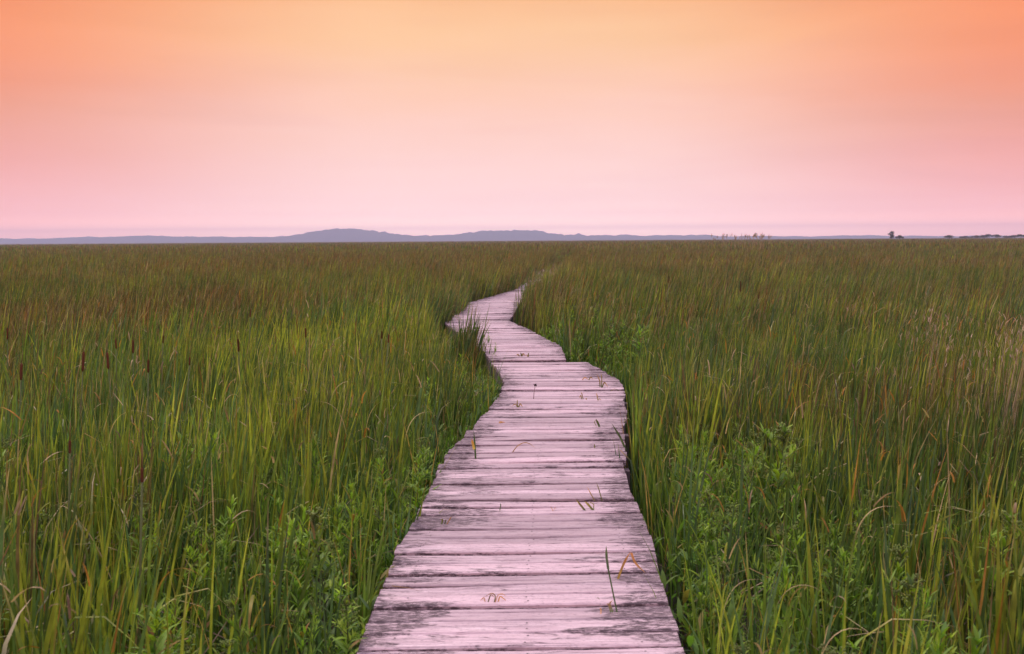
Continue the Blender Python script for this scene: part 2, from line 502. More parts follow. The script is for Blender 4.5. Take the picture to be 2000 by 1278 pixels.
EL = edge(SEC_L, [(45.0, 1.1), (60.0, 2.4), (80.0, 3.6), (100.0, 4.8)], -0.60)
ER = edge(SEC_R, [(29.5, 1.25), (45.0, 2.35), (60.0, 3.6), (80.0, 4.8), (100.0, 6.0)], 0.66)
SB = [-5.0] + [depth(1000, y) for y in (904, 841, 705, 629)] + [35.0, 62.0]   # section boundaries
NS = len(SB) - 1
SZ = [0.0, 0.018, -0.006, 0.012, -0.01, 0.0]                                  # each section settled differently


def edges_at(y):
    i = int(np.clip(np.searchsorted(SB, y) - 1, 0, 4))
    return float(np.interp(y, *EL[i])), float(np.interp(y, *ER[i]))


_ty = np.linspace(-5, 100, 4200)
_tl, _tr = np.array([edges_at(y) for y in _ty]).T


def deck_l(y): return np.interp(y, _ty, _tl)
def deck_r(y): return np.interp(y, _ty, _tr)


STAIN = [(at(a_, b_, DECK), rx, ry, k_) for a_, b_, rx, ry, k_ in (
    (745, 1215, 0.20, 0.10, 0.85), (800, 1195, 0.22, 0.05, 0.8), (850, 1182, 0.25, 0.04, 0.5), (1280, 1190, 0.20, 0.07, 0.8), (1250, 1235, 0.26, 0.05, 0.8), (1300, 1222, 0.15, 0.08, 0.8),
    (1265, 1125, 0.14, 0.05, 0.6), (835, 1020, 0.10, 0.12, 0.6), (1225, 1012, 0.15, 0.08, 0.7), (890, 878, 0.15, 0.30, 0.85), (930, 845, 0.22, 0.20, 0.75), (1195, 852, 0.16, 0.15, 0.7),
    (1010, 1187, 0.05, 0.02, 0.7), (1100, 1145, 0.05, 0.02, 0.7), (1245, 1065, 0.05, 0.03, 0.7), (1140, 1232, 0.10, 0.03, 0.6), (1205, 800, 0.14, 0.25, 0.6), (1180, 725, 0.2, 0.4, 0.4))]


def stain_at(x, y):
    return sum(k_ * math.exp(-((x - p[0]) / rx) ** 2 - ((y - p[1]) / ry) ** 2) for p, rx, ry, k_ in STAIN if abs(y - p[1]) < 1.2)


walk = empty('boardwalk', (0, 0, 0))
tag(walk, 'long weathered pinkish grey plank boardwalk zigzagging through the green cattail marsh', 'boardwalk')
PITCH_B, PHASE = 0.137, 3.665
TH = 0.038
for si in range(NS):
    deck_mb, zo = MB(), DECK + SZ[si]
    nails = []
    k0 = math.ceil((SB[si] - PHASE) / PITCH_B - 0.5); k1 = math.ceil((SB[si + 1] - PHASE) / PITCH_B - 0.5)
    for k in range(k0, k1):
        y0 = PHASE + k * PITCH_B
        gap = abs(random.gauss(0.003, 0.005)) + 0.0118
        if random.random() < 0.20: gap += 0.008
        y0 += random.gauss(0, 0.0025)
        y1 = y0 + PITCH_B - gap
        l0, r0 = edges_at(max(y0, SB[si] + 1e-3)); l1, r1 = edges_at(min(y1, SB[si + 1] - 1e-3))
        jl, jr = random.gauss(0, 0.003), random.gauss(0, 0.003)
        if random.random() < 0.07: jl += random.choice((-0.014, 0.012))
        if random.random() < 0.07: jr += random.choice((-0.014, 0.012))
        l0 += jl; l1 += jl; r0 += jr; r1 += jr
        yc = (y0 + y1) / 2
        shear = 0.026 * float(np.clip((5.6 - yc) / 2.0, 0, 1)) + random.gauss(0, 0.0025)
        rnd, tone = random.random(), random.random()
        nseg = 26 if yc < 14 else 6
        b = 0.006
        cup = random.gauss(-0.001, 0.0035)
        dz = random.gauss(0, 0.0038); warp = random.gauss(0, 0.004); ph = random.random() * 6
        prof_ = [(0, -TH), (0, -b), (b, 0), (0.5, None), (1 - b, 0), (1, -b), (1, -TH)]
        npf = len(prof_)
        verts, cols = [], []
        for j in range(nseg + 1):
            u = j / nseg
            wob0, wob1 = random.gauss(0, 0.0014), random.gauss(0, 0.0014)
            for q, (fy, fz) in enumerate(prof_):
                if fz is None: f, z = 0.5, cup
                elif fy == b: f, z = 0.06, 0.0
                elif fy == 1 - b: f, z = 0.94, 0.0
                else: f, z = fy, fz
                x = (l0 * (1 - f) + l1 * f) * (1 - u) + (r0 * (1 - f) + r1 * f) * u
                y = y0 * (1 - f) + y1 * f + wob0 * (1 - f) + wob1 * f + shear * (x - 0.0)
                verts.append((x, y, zo + z + dz + warp * math.sin(u * 4 + ph)))
                gap_shade = 2.2 if q in (0, 6) else 0.0      # gap shade painted dark onto the plank sides
                cols.append((rnd, gap_shade, tone) if gap_shade else (rnd, min(1.4, abs(2 * u - 1) + stain_at(x, y)) if yc < 13 else abs(2 * u - 1), tone))
        faces = []
        for j in range(nseg):
            for q in range(npf):
                q2 = (q + 1) % npf
                faces.append((j * npf + q, j * npf + q2, (j + 1) * npf + q2, (j + 1) * npf + q))
        e = nseg * npf
        for o_, flip in ((0, False), (e, True)):
            for quad in ((0, 1, 5, 6), (1, 2, 4, 5), (2, 3, 4, 4)):
                qd = [o_ + i for i in quad]
                if quad[2] == quad[3]: qd = [o_ + 2, o_ + 3, o_ + 4, o_ + 4]
                faces.append(qd if flip else qd[::-1])
        faces = [f_ for f_ in faces if len(set(f_)) == 4]
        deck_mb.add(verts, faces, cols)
        if yc < 22:
            for fx in (0.10, 0.52, 0.88):
                for fy in (0.25, 0.75):
                    x = l0 + (r0 - l0) * fx + random.gauss(0, 0.006)
                    y = y0 + (y1 - y0) * fy + shear * x + random.gauss(0, 0.004)
                    u = fx
                    z = zo + dz + warp * math.sin(u * 4 + ph) + cup * 0.75 + 0.0015
                    r_ = 0.0042
                    ring = [(x + r_ * math.cos(a_), y + r_ * math.sin(a_), z) for a_ in np.linspace(0, 2 * math.pi, 8, endpoint=False)]
                    deck_mb.add(ring, [(0, 1, 2, 3), (0, 3, 4, 7), (4, 5, 6, 7)], (0.06, 0.045, 0.05), 1)
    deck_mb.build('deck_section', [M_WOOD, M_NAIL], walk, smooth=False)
    # stringers under either edge and one under the middle
    y0s, y1s = SB[si] + 0.02, SB[si + 1] - 0.02
    ny = max(4, int((y1s - y0s) / 0.4))
    for frac in (0.022, 0.5, 0.978):
        sm = MB(); vs = []
        for y in np.linspace(y0s, y1s, ny):
            l_, r_ = edges_at(y)
            x = l_ + (r_ - l_) * frac
            for dx, z in ((-0.02, zo - TH - 0.006), (0.02, zo - TH - 0.006), (0.02, zo - TH - 0.15), (-0.02, zo - TH - 0.15)):
                vs.append((x + dx, y, z))
        fs = [(i * 4 + q, i * 4 + (q + 1) % 4, (i + 1) * 4 + (q + 1) % 4, (i + 1) * 4 + q) for i in range(ny - 1) for q in range(4)]
        fs += [(3, 2, 1, 0), tuple((ny - 1) * 4 + q for q in range(4))]
        sm.add(vs, fs, (0.10, 0.075, 0.08)); sm.build('stringer', M_BEAM, walk, smooth=False)
    # sleepers (cross beams) and stub posts
    ys_ = [SB[si] + 0.08] if si else [-4.5]
    while ys_[-1] + 1.5 < y1s and ys_[-1] < 34: ys_.append(ys_[-1] + 1.45)
    for y in ys_:
        l_, r_ = edges_at(y)
        cb = MB(); cb.box(l_ - 0.015, r_ + 0.012, y, y + 0.09, zo - TH - 0.26, zo - TH - 0.153, (0.115, 0.085, 0.09))
        cb.build('cross_beam', M_BEAM, walk, smooth=False)
        for x in (l_ + 0.1, r_ - 0.1):
            pb = MB(); pb.box(x - 0.045, x + 0.045, y - 0.003, y + 0.093, -0.4, zo - TH - 0.263, (0.10, 0.075, 0.075))
            pb.build('post', M_BEAM, walk, smooth=False)
# joist ends that stick out of the right side at the joints
for px, py in ((1218, 778), (1219, 839), (1219, 905)):
    x, y = at(px, py, DECK)
    jb = MB(); jb.box(x - 0.5, x + 0.035, y - 0.045, y + 0.045, DECK - TH - 0.151, DECK - TH - 0.008, (0.12, 0.085, 0.09))
    jb.build('joist_end', M_BEAM, walk, smooth=False)

# ------------------------------------------------------------------ cattail marsh
def vnoise(x, y, scale, seed):
    """smooth value noise on numpy arrays"""
    r = np.random.default_rng(seed); tab = r.random((256, 256))
    x = x / scale + 1000; y = y / scale + 1000
    xi, yi = np.floor(x).astype(int), np.floor(y).astype(int)
    fx, fy = x - xi, y - yi
    fx = fx * fx * (3 - 2 * fx); fy = fy * fy * (3 - 2 * fy)
    g = lambda a, b: tab[a % 256, b % 256]
    return (g(xi, yi) * (1 - fx) + g(xi + 1, yi) * fx) * (1 - fy) + (g(xi, yi + 1) * (1 - fx) + g(xi + 1, yi + 1) * fx) * fy


def off_deck(x, y):
    """distance outside the deck (negative: on it)"""
    d = np.maximum(deck_l(y) - x, x - deck_r(y))
    return np.where((y < -4.9) | (y > 98), 5.0, d)


def herb_zone(x, y):
    """0..1 where low leafy plants crowd out the cattails"""
    dl, dr = deck_l(y) - x, x - deck_r(y)
    z = np.zeros_like(x)
    k = lambda d, w: np.clip(1.15 - d / w, 0, 1) * (d > -0.2)
    z = np.maximum(z, k(dl, 1.1) * (y < 6.6) * (y > 1))
    z = np.maximum(z, k(dl, 0.55) * (y >= 6.6) * (y < 11))
    z = np.maximum(z, k(dr, 1.2) * (y < 7.2) * (y > 1))
    z = np.maximum(z, k(dr, 0.9) * (y > 11.0) * (y < 15.5))
    return np.clip(z * 1.4, 0, 1)


def canopy(x, y):
    """height of the cattail tops over the marsh floor"""
    h = 1.06 + 0.22 * vnoise(x, y, 1.3, 1) + 0.16 * (vnoise(x, y, 6.0, 2) - 0.5) + 0.12 * (vnoise(x, y, 0.45, 3) - 0.5)
    # low growth in the elbow of the walk, left of the second bend
    low = (y > 9.6) & (y < 17.6) & (x > -0.55 - 0.165 * np.clip(y - 9.5, 0, 9)) & (x < deck_l(y) + 0.1)
    h = np.where(low, np.minimum(h, 0.56 + 0.06 * vnoise(x, y, 0.4, 4)), h)
    tuft = np.exp(-(((x + 0.62) / 0.24) ** 2 + ((y - 13.3) / 0.7) ** 2))
    h = np.where(low, h + 0.85 * tuft * (0.55 + 0.6 * vnoise(x, y, 0.16, 9)), h)
    near = np.clip((off_deck(x, y)) / 0.5, 0, 1)
    h = np.where(y < 12, h * (0.80 + 0.20 * near), h)
    # slightly higher stand along the right flank beyond the bends
    h += 0.16 * np.exp(-((x - deck_r(y) - 0.8) / 1.2) ** 2) * (y > 17) * (y < 98)
    h += 0.12 * np.exp(-((deck_l(y) - x - 0.8) / 1.2) ** 2) * (y > 24) * (y < 98)
    # the walk beyond the far bend is overgrown, lower than the banks either side
    h = np.where((off_deck(x, y) < 0.04) & (y > 33.5), 0.645 + 0.14 * vnoise(x, y, 0.7, 8), h)
    d = np.hypot(x, y)
    h += np.clip((d - 50) / 60, 0, 1) * (0.34 * (vnoise(x, y, 9.0, 12) - 0.5) + 0.3 * np.clip(vnoise(x, y, 30.0, 13) - 0.62, 0, 1))
    h += 0.16 * (vnoise(x, y, 0.28, 14) - 0.55) * (d < 40)
    return h


DEEP = np.array((0.064, 0.110, 0.026)); MIDG = np.array((0.116, 0.170, 0.029)); YELG = np.array((0.225, 0.250, 0.032))
BLUE = np.array((0.070, 0.122, 0.052)); OLIV = np.array((0.150, 0.122, 0.042)); BROWN = np.array((0.120, 0.083, 0.042))
TAN = np.array((0.52, 0.38, 0.22)); ORAN = np.array((0.46, 0.23, 0.05)); RUST = np.array((0.24, 0.11, 0.045))


def pick(u, table):
    """colours drawn from a table of (cumulative share array, colour)"""
    out = np.zeros((len(u), 3)); done = np.zeros(len(u), bool)
    for cum, c in table:
        s = (~done) & (u < cum)
        out[s] = c; done |= s
    out[~done] = table[-1][1]
    return out


def field_colours(x, y, n):
    """one colour set per shoot: fresh and dying stands, yellow patches, bright and dull clumps"""
    d = np.hypot(x, y)
    far = np.clip((d - 10) / 45, 0, 1)
    brown = 0.10 + 0.47 * far ** 0.8 + 0.6 * (vnoise(x, y, 2.6, 21) - 0.5) * (1 - 0.4 * far) + 0.5 * (vnoise(x, y, 14.0, 26) - 0.5) * far
    brown += 0.75 * np.exp(-(((x + 7.0) / 3.4) ** 2 + ((y - 17) / 6.0) ** 2))          # old brown stand, far left
    brown += 0.20 * np.exp(-(((x - 3.2) / 1.2) ** 2 + ((y - 4.4) / 1.8) ** 2))         # rusty patch, near right corner
    fresh = np.exp(-(((x + 2.4) / 1.9) ** 2 + ((y - 10.0) / 4.5) ** 2))                 # fresh green, left of the bend
    brown = np.clip(brown - 0.45 * fresh, 0.03, 0.85)
    yel = np.clip(0.12 + 0.7 * (vnoise(x, y, 1.7, 22) - 0.4) + 0.32 * fresh, 0.03, 0.75)
    u = rng.random(n)
    g = 1 - brown
    t = [(g * (1 - yel) * 0.36, DEEP), (g * (1 - yel) * 0.60, BLUE), (g * (1 - yel), MIDG), (g, YELG), (g + brown * 0.58, OLIV), (g + brown * 0.93, BROWN), (g + brown, RUST)]
    stand = np.exp(-(((x + 7.0) / 3.4) ** 2 + ((y - 17) / 6.0) ** 2))
    vig = (1 - 0.22 * stand) * (0.66 + 0.68 * vnoise(x, y, 0.55, 24)) * (0.80 + 0.40 * vnoise(x, y, 2.8, 25)) * (1 + 0.08 * fresh)
    c0 = pick(u, t) * rng.uniform(0.8, 1.25, (n, 1)) * vig[:, None]
    tip = pick(rng.random(n), [(0.5, TAN), (0.78, ORAN), (0.9, YELG * 1.3), (1.0, RUST)]) * rng.uniform(0.7, 1.1, (n, 1)) * (1 - 0.35 * far)[:, None]
    return c0, tip, brown


def leaf_colours(base, n):
    c0, tip, brown = base
    c = c0 * rng.uniform(0.82, 1.2, (n, 1))
    tipf = np.where(rng.random(n) < 0.24 + 0.25 * brown, rng.uniform(0.04, 0.18, n), 0.0)
    dead = rng.random(n) < 0.018 + 0.03 * brown
    c[dead] = tip[dead] * 0.8
    return c, tip, tipf


def shoots(n_leaf, x, y, hmul=1.0, wmul=1.0, segs=6, mb=None, hvar=(0.78, 1.08)):
    """fans of strap leaves from each shoot position"""
    n = len(x)
    H = canopy(x, y) * rng.uniform(hvar[0], hvar[1], n) * hmul
    fan = rng.uniform(0, np.pi, n)
    base = field_colours(x, y, n)
    wind = np.clip(0.03 + 0.11 * (np.hypot(x, y) - 4) / 14, 0.03, 0.14) * (0.6 + 0.8 * vnoise(x, y, 3.0, 31))
    for k in range(n_leaf):
        s = -1 if k % 2 else 1
        order = (k + 0.5) / n_leaf
        az = fan + (0 if s > 0 else np.pi) + rng.normal(0, 0.35, n)
        lean = np.abs(rng.normal(0.03 + 0.13 * order, 0.05, n))
        bend = np.abs(rng.normal(0.10, 0.16, n))
        hh = H * rng.uniform(0.72, 1.06, n) * (1.04 - 0.12 * order)
        fold = np.where(rng.random(n) < 0.085, rng.uniform(1.1, 2.6, n), 0.0)
        foldt = rng.uniform(0.55, 0.92, n)
        c0, c1, tf = leaf_colours(base, n)
        tf = np.where(fold > 0, np.maximum(tf, 1 - foldt + 0.05), tf)
        P = np.stack([x + s * np.cos(fan) * 0.012 * k, y + s * np.sin(fan) * 0.012 * k, np.full(n, -0.02)], -1)
        # a breeze from the left tips everything slightly to the right
        wx = np.cos(az) * lean + wind; wy = np.sin(az) * lean
        az2 = np.arctan2(wy, wx); lean2 = np.hypot(wx, wy)
        face = np.where(fold > 0, rng.normal(0, 0.3, n), rng.uniform(-1.5, 1.5, n))
        ribbons(mb, P, hh, rng.uniform(0.009, 0.018, n) * wmul, az2, lean2, bend, fold, foldt, face,
                rng.normal(0, 0.9, n), segs, c0, c1, tf)


def sector(n, r0, r1, half=R(40), power=2.0):
    """points of a ring sector ahead of the camera; power 2 = even on the ground, 0 = even per ring of the picture"""
    u = rng.random(n)
    r = np.sqrt(r0 ** 2 + u * (r1 ** 2 - r0 ** 2)) if power == 2 else r0 * (r1 / r0) ** u
    a = rng.uniform(-half, half, n)
    return r * np.sin(a), r * np.cos(a)


field = MB()
# beside and around the viewer
x = rng.uniform(-5, 5, 1500); y = rng.uniform(-3.0, 3.2, 1500)
keep = (off_deck(x, y) > 0.25) & (np.hypot(x, y) > 1.9) & (rng.random(len(x)) > 0.9 * herb_zone(x, y))
shoots(5, x[keep], y[keep], segs=8, mb=field)
# near
x, y = sector(4600, 2.6, 13.0)
od = off_deck(x, y)
keep = (od > 0.07) & (rng.random(len(x)) > 0.80 * herb_zone(x, y)) & (y > 1.6) & (np.hypot(x, y) > 2.3)
shoots(5, x[keep], y[keep], segs=9, mb=field, hvar=(0.66, 1.06), wmul=1.0)
x, y = sector(9500, 2.0, 13.0)
od = off_deck(x, y)
keep = (od > 0.05) & (rng.random(len(x)) > 0.85 * herb_zone(x, y)) & (y > 1.2)
shoots(5, x[keep], y[keep], segs=7, mb=field, hvar=(0.38, 0.86), wmul=1.0)
# thin young leaves filling the near stands
x, y = sector(9000, 2.2, 13.0)
keep = (off_deck(x, y) > 0.05) & (rng.random(len(x)) > 0.93 * herb_zone(x, y)) & (y > 1.2)
shoots(4, x[keep], y[keep], segs=6, mb=field, hvar=(0.35, 0.98), wmul=0.55)
# middle
x, y = sector(13000, 13.0, 38.0)
keep = off_deck(x, y) > 0.06
shoots(3, x[keep], y[keep], segs=4, wmul=1.3, mb=field, hvar=(0.6, 0.9))
x, y = sector(24000, 13.0, 38.0)
keep = (off_deck(x, y) > 0.08) | (y > 33.5)
keep &= rng.random(len(x)) > 0.6 * herb_zone(x, y)
shoots(4, x[keep], y[keep], segs=5, wmul=1.3, mb=field)
x = rng.normal(-0.62, 0.16, 26); y = rng.normal(13.2, 0.55, 26); keep = off_deck(x, y) > 0.0
shoots(4, x[keep], y[keep], segs=6, mb=field)
# extra wall of leaves along the walk between 13 and 60 m
y = rng.uniform(13, 70, 6500); s = rng.random(len(y)) < 0.5
lo = np.where(y > 33.5, -0.6, 0.08)
x = np.where(s, deck_l(y) - rng.uniform(lo, 0.9, len(y)), deck_r(y) + rng.uniform(lo, 0.9, len(y)))
shoots(4, x, y, segs=5, wmul=1.2, mb=field)
# far
x, y = sector(60000, 38.0, 120.0, power=0)
keep = off_deck(x, y) > -5
shoots(3, x[keep], y[keep], segs=3, wmul=2.6, mb=field)
# very far
x, y = sector(90000, 120.0, 900.0, power=0)
d = np.hypot(x, y)
n = len(x)
c0, c1, tf = leaf_colours(field_colours(x, y, n), n)
ribbons(field, np.stack([x, y, np.zeros(n)], -1), canopy(x, y) * rng.uniform(0.8, 1.08, n), d * 0.0011 * rng.uniform(0.5, 1.4, n),
        rng.uniform(0, 6.28, n), rng.uniform(0, 0.2, n), 0.1, face=rng.uniform(-1, 1, n), segs=2, c0=c0, c1=c1, tipf=tf)
tag(field.build('cattail_field', M_LEAF), 'dense green and brown cattail leaves covering the whole marsh', 'cattails', kind='stuff')

# dead leaves lying between the shoots
litter = MB()
x, y = sector(9000, 1.5, 12.0)
keep = off_deck(x, y) > 0.4
x, y = x[keep], y[keep]; n = len(x)
ribbons(litter, np.stack([x, y, rng.uniform(0.0, 0.28, n)], -1), rng.uniform(0.25, 0.7, n), rng.uniform(0.006, 0.012, n), rng.uniform(0, 6.28, n),
        rng.uniform(0.95, 1.7, n), rng.normal(0, 0.6, n), face=rng.normal(0, 0.5, n), segs=4,
        c0=pick(rng.random(n), [(0.4, (0.20, 0.13, 0.10)), (0.75, (0.14, 0.09, 0.06)), (1, (0.28, 0.19, 0.14))]))
# broken dry pieces caught among the leaves
x, y = sector(5200, 2.2, 16.0); keep = off_deck(x, y) > 0.15; x, y = x[keep], y[keep]; n = len(x)
ribbons(litter, np.stack([x, y, canopy(x, y) * rng.uniform(0.25, 0.92, n)], -1), rng.uniform(0.04, 0.15, n), rng.uniform(0.005, 0.011, n), rng.uniform(0, 6.28, n),
        np.abs(rng.normal(0.25, 0.4, n)), rng.uniform(0.0, 2.4, n), face=rng.normal(0, 0.8, n), segs=5,
        c0=pick(rng.random(n), [(0.35, TAN * 0.85), (0.62, ORAN * 0.85), (0.82, YELG), (1, (0.20, 0.13, 0.08))]) * rng.uniform(0.6, 1.1, (n, 1)))
tag(litter.build('leaf_litter', M_DRY), 'tangle of dead brown leaves on the marsh floor', 'leaf litter', kind='stuff')

# low leafy ground cover under the taller plants beside the walk
cover = MB()
y = rng.uniform(1.6, 15.5, 60000); x = rng.uniform(-4.5, 4.5, 60000)
hz_ = herb_zone(x, y)
keep = (off_deck(x, y) > np.where((x > 0) & (y > 5.2) & (y < 11), 0.28, 0.0)) & (rng.random(len(x)) < 0.08 * (y < 6.5) + 0.85 * hz_)
x, y = x[keep], y[keep]; n = len(x)
sz = rng.uniform(0.05, 0.13, n)
ribbons(cover, np.stack([x, y, rng.uniform(0.02, 0.42, n)], -1), sz, sz * rng.uniform(0.14, 0.24, n), rng.uniform(0, 6.28, n), rng.uniform(0.2, 1.1, n), rng.uniform(0.0, 1.2, n),
        face=rng.normal(0, 0.2, n), segs=4, prof='leaf',
        c0=pick(rng.random(n), [(0.35, (0.11, 0.20, 0.028)), (0.6, (0.18, 0.28, 0.03)), (0.9, (0.08, 0.15, 0.034)), (1, (0.25, 0.20, 0.05))]) * rng.uniform(0.8, 1.2, (n, 1)))
y = rng.uniform(1.8, 15.5, 26000); x = rng.uniform(-4.5, 4.5, 26000)
keep = (off_deck(x, y) > 0.05) & (rng.random(len(x)) < 0.05 * (y < 6.5) + 0.7 * herb_zone(x, y)); x, y = x[keep], y[keep]; n = len(x)
ribbons(cover, np.stack([x, y, np.full(n, -0.02)], -1), rng.uniform(0.35, 0.84, n), rng.uniform(0.004, 0.009, n), rng.uniform(0, 6.28, n), np.abs(rng.normal(0.08, 0.10, n)),
        np.abs(rng.normal(0.3, 0.35, n)), face=rng.uniform(-1.5, 1.5, n), twist=rng.normal(0, 0.8, n), segs=6,
        c0=pick(rng.random(n), [(0.4, (0.12, 0.20, 0.028)), (0.7, (0.20, 0.27, 0.03)), (0.9, (0.07, 0.13, 0.03)), (1, (0.40, 0.27, 0.08))]) * rng.uniform(0.75, 1.2, (n, 1)))
tag(cover.build('ground_cover', leaf_mat('cover_leaf')), 'low leafy green ground cover beside the boardwalk', 'ground cover', kind='stuff')

# ------------------------------------------------------------------ leafy plants beside the walk
HG1, HG2, HG3 = np.array((0.165, 0.280, 0.028)), np.array((0.270, 0.380, 0.036)), np.array((0.115, 0.210, 0.038))


def herb_meshes(seed, buds):
    r = np.random.default_rng(seed)
    H = 1.0
    z = np.linspace(0, H, 7)
    bx, by = r.normal(0, 0.035), r.normal(0, 0.035)
    pts = np.stack([bx * z ** 2, by * z ** 2, z - 0.03], -1)
    sm = MB(); sm.tube(pts, np.linspace(0.0055, 0.0025, 7), (0.075, 0.115, 0.035), 5)
    nl = int(r.integers(26, 54)); big = r.uniform(0.75, 1.3); slim = r.uniform(0.75, 1.25)
    zz = 0.22 + 0.78 * np.sort(r.random(nl)) ** 0.85
    az = np.arange(nl) * 2.4 + r.normal(0, 0.3, nl)
    P = np.stack([bx * zz ** 2, by * zz ** 2, zz * H - 0.03], -1)
    size = (0.200 - 0.12 * ((zz - 0.22) / 0.78) ** 1.4) * r.uniform(0.7, 1.15, nl) * big
    c0 = np.where(r.random((nl, 1)) < 0.45, HG1, np.where(r.random((nl, 1)) < 0.55, HG2, HG3)) * r.uniform(0.8, 1.2, (nl, 1)) * r.uniform(0.8, 1.25)
    old = zz < 0.42
    c0[old & (r.random(nl) < 0.35)] = (0.26, 0.22, 0.05)
    c0[r.random(nl) < 0.05] = (0.33, 0.17, 0.05)
    lm = MB()
    ribbons(lm, P, size, size * r.uniform(0.13, 0.20, nl) * slim, az, r.uniform(0.45, 1.0, nl) - 0.35 * (zz > 0.85), r.uniform(0.2, 1.3, nl), face=r.normal(0, 0.15, nl),
            segs=6, c0=c0, prof='leaf', crease=0.16)
    # a few side shoots with their own small leaves
    ns = 7
    for i in range(ns):
        zi = r.uniform(0.45, 0.9); a = r.uniform(0, 6.28)
        p0 = np.array([bx * zi ** 2, by * zi ** 2, zi - 0.03])
        d = np.array([math.cos(a) * 0.6, math.sin(a) * 0.6, 0.8]) * r.uniform(0.09, 0.2)
        sm.tube([p0, p0 + d * 0.5, p0 + d + (0, 0, 0.01)], (0.0025, 0.002, 0.0012), (0.08, 0.12, 0.035), 4)
        m = 9
        tt = r.uniform(0.25, 1.0, m)
        ribbons(lm, p0 + d * tt[:, None], r.uniform(0.04, 0.09, m), r.uniform(0.008, 0.013, m), r.uniform(0, 6.28, m), r.uniform(0.3, 0.9, m), r.uniform(0, 0.9, m),
                segs=4, c0=np.where(r.random((m, 1)) < 0.5, HG1, HG2), prof='leaf', crease=0.15)
    fm = None
    if buds:
        fm = MB()
        topp = np.array([bx, by, H - 0.03])
        for i in range(16):
            a = r.uniform(0, 6.28); e = r.uniform(0.1, 1.2)
            d = np.array([math.cos(a) * math.sin(e), math.sin(a) * math.sin(e), math.cos(e)]) * r.uniform(0.03, 0.085)
            base_ = topp - (0, 0, r.uniform(0, 0.09))
            fm.tube([base_, base_ + d], (0.0014, 0.001), (0.12, 0.17, 0.04), 4)
            for q in range(5):
                c = base_ + d * r.uniform(0.55, 1.08) + r.normal(0, 0.005, 3)
                s = r.uniform(0.0035, 0.006)
                fm.tube([c - (0, 0, s), c, c + (0, 0, s)], (s * 0.5, s, s * 0.3), np.array((0.22, 0.28, 0.08)) * r.uniform(0.8, 1.25), 5)
    return (sm.mesh('stem', M_STEM), lm.mesh('leaves', M_HERB), fm.mesh('flower_buds', M_HERB) if fm else None)


HERBS = [herb_meshes(100 + i, i % 2 == 0) for i in range(14)]


def herb(x, y, h, label, group, k=None, tilt=0.0):
    st, lv, fb = HERBS[k if k is not None else random.randrange(len(HERBS))]
    e = empty('leafy_plant', (x, y, 0.0), random.uniform(0, 6.28))
    e.rotation_euler = (random.gauss(tilt, 0.06), random.gauss(0, 0.06), random.uniform(0, 6.28))
    s = h
    wd = s * random.uniform(0.8, 1.45)
    e.scale = (wd, wd, s)
    tag(e, label, 'plant', group)
    link('stem', st, e); link('leaves', lv, e)
    if fb: link('flower_buds', fb, e)
    return e


def herb_strip(n, y0, y1, side, o0, o1, h0, h1, label, group):
    for i in range(n):
        y = random.uniform(y0, y1); o = o0 + (o1 - o0) * random.random() ** 1.2
        if side > 0 and 5.2 < y < 11: o = 0.28 + o * 0.8
        x = (deck_l(y) - o) if side < 0 else (deck_r(y) + o)
        herb(float(x), y, random.uniform(h0, h1) * (0.82 + 0.18 * min(1, o / 0.35)), label, group)


herb_strip(70, 2.2, 6.3, -1, 0.05, 0.9, 0.46, 0.84, 'leafy green plant in the thicket along the near left edge of the boardwalk', 'leafy plants along the near left edge')
herb_strip(26, 6.3, 11.3, -1, 0.06, 0.55, 0.40, 0.76, 'leafy green plant beside the left edge of the boardwalk before its first bend', 'leafy plants at the first bend')
herb_strip(78, 2.2, 6.7, 1, 0.08, 1.15, 0.44, 0.80, 'leafy green plant in the thicket along the near right edge of the boardwalk', 'leafy plants along the near right edge')
herb_strip(36, 11.9, 15.5, 1, 0.08, 0.95, 0.62, 0.95, 'bright leafy plant in the clump right of the narrow boardwalk step', 'leafy plants at the boardwalk step')
for i in range(44):      # scattered through the cattails of the near corners
    s = random.choice((-1, 1)); y = random.uniform(2.8, 6.0)
    x = s * random.uniform(1.6, 0.5 * y + 1.3)
    herb(x, y, random.uniform(0.50, 0.92),
         'leafy green plant among cattails near the bottom %s of the view' % ('left' if s < 0 else 'right'), 'leafy plants among the %s cattails' % ('left' if s < 0 else 'right'))
# two that stand out
px = at(640, 1015, 0.77); herb(px[0], px[1], 0.80, 'upright leafy plant with pale bud head standing out left of the boardwalk', None, 0)
px = at(1508, 838, 0.92); herb(px[0], px[1], 0.95, 'tall yellow green budded plant rising from the right hand cattails', None, 2)

for px_, py_, h_, lab in [(1117, 703, 0.17, 'low dark leafy tuft in the corner of the boardwalk step'), (1136, 704, 0.15, 'small leafy sprout at the outer end of the boardwalk step'),
                          (968, 697, 0.24, 'small leafy sprig leaning over the left deck edge past the bend'), (956, 680, 0.30, 'thin leafy sprig on the left deck edge behind another sprig')]:
    xx, yy = at(px_, py_, DECK)
    e = herb(xx, yy, h_, lab, None, 1); e.location.z = DECK - 0.2 * h_; e.scale = (h_ * 1.1, h_ * 1.1, h_)

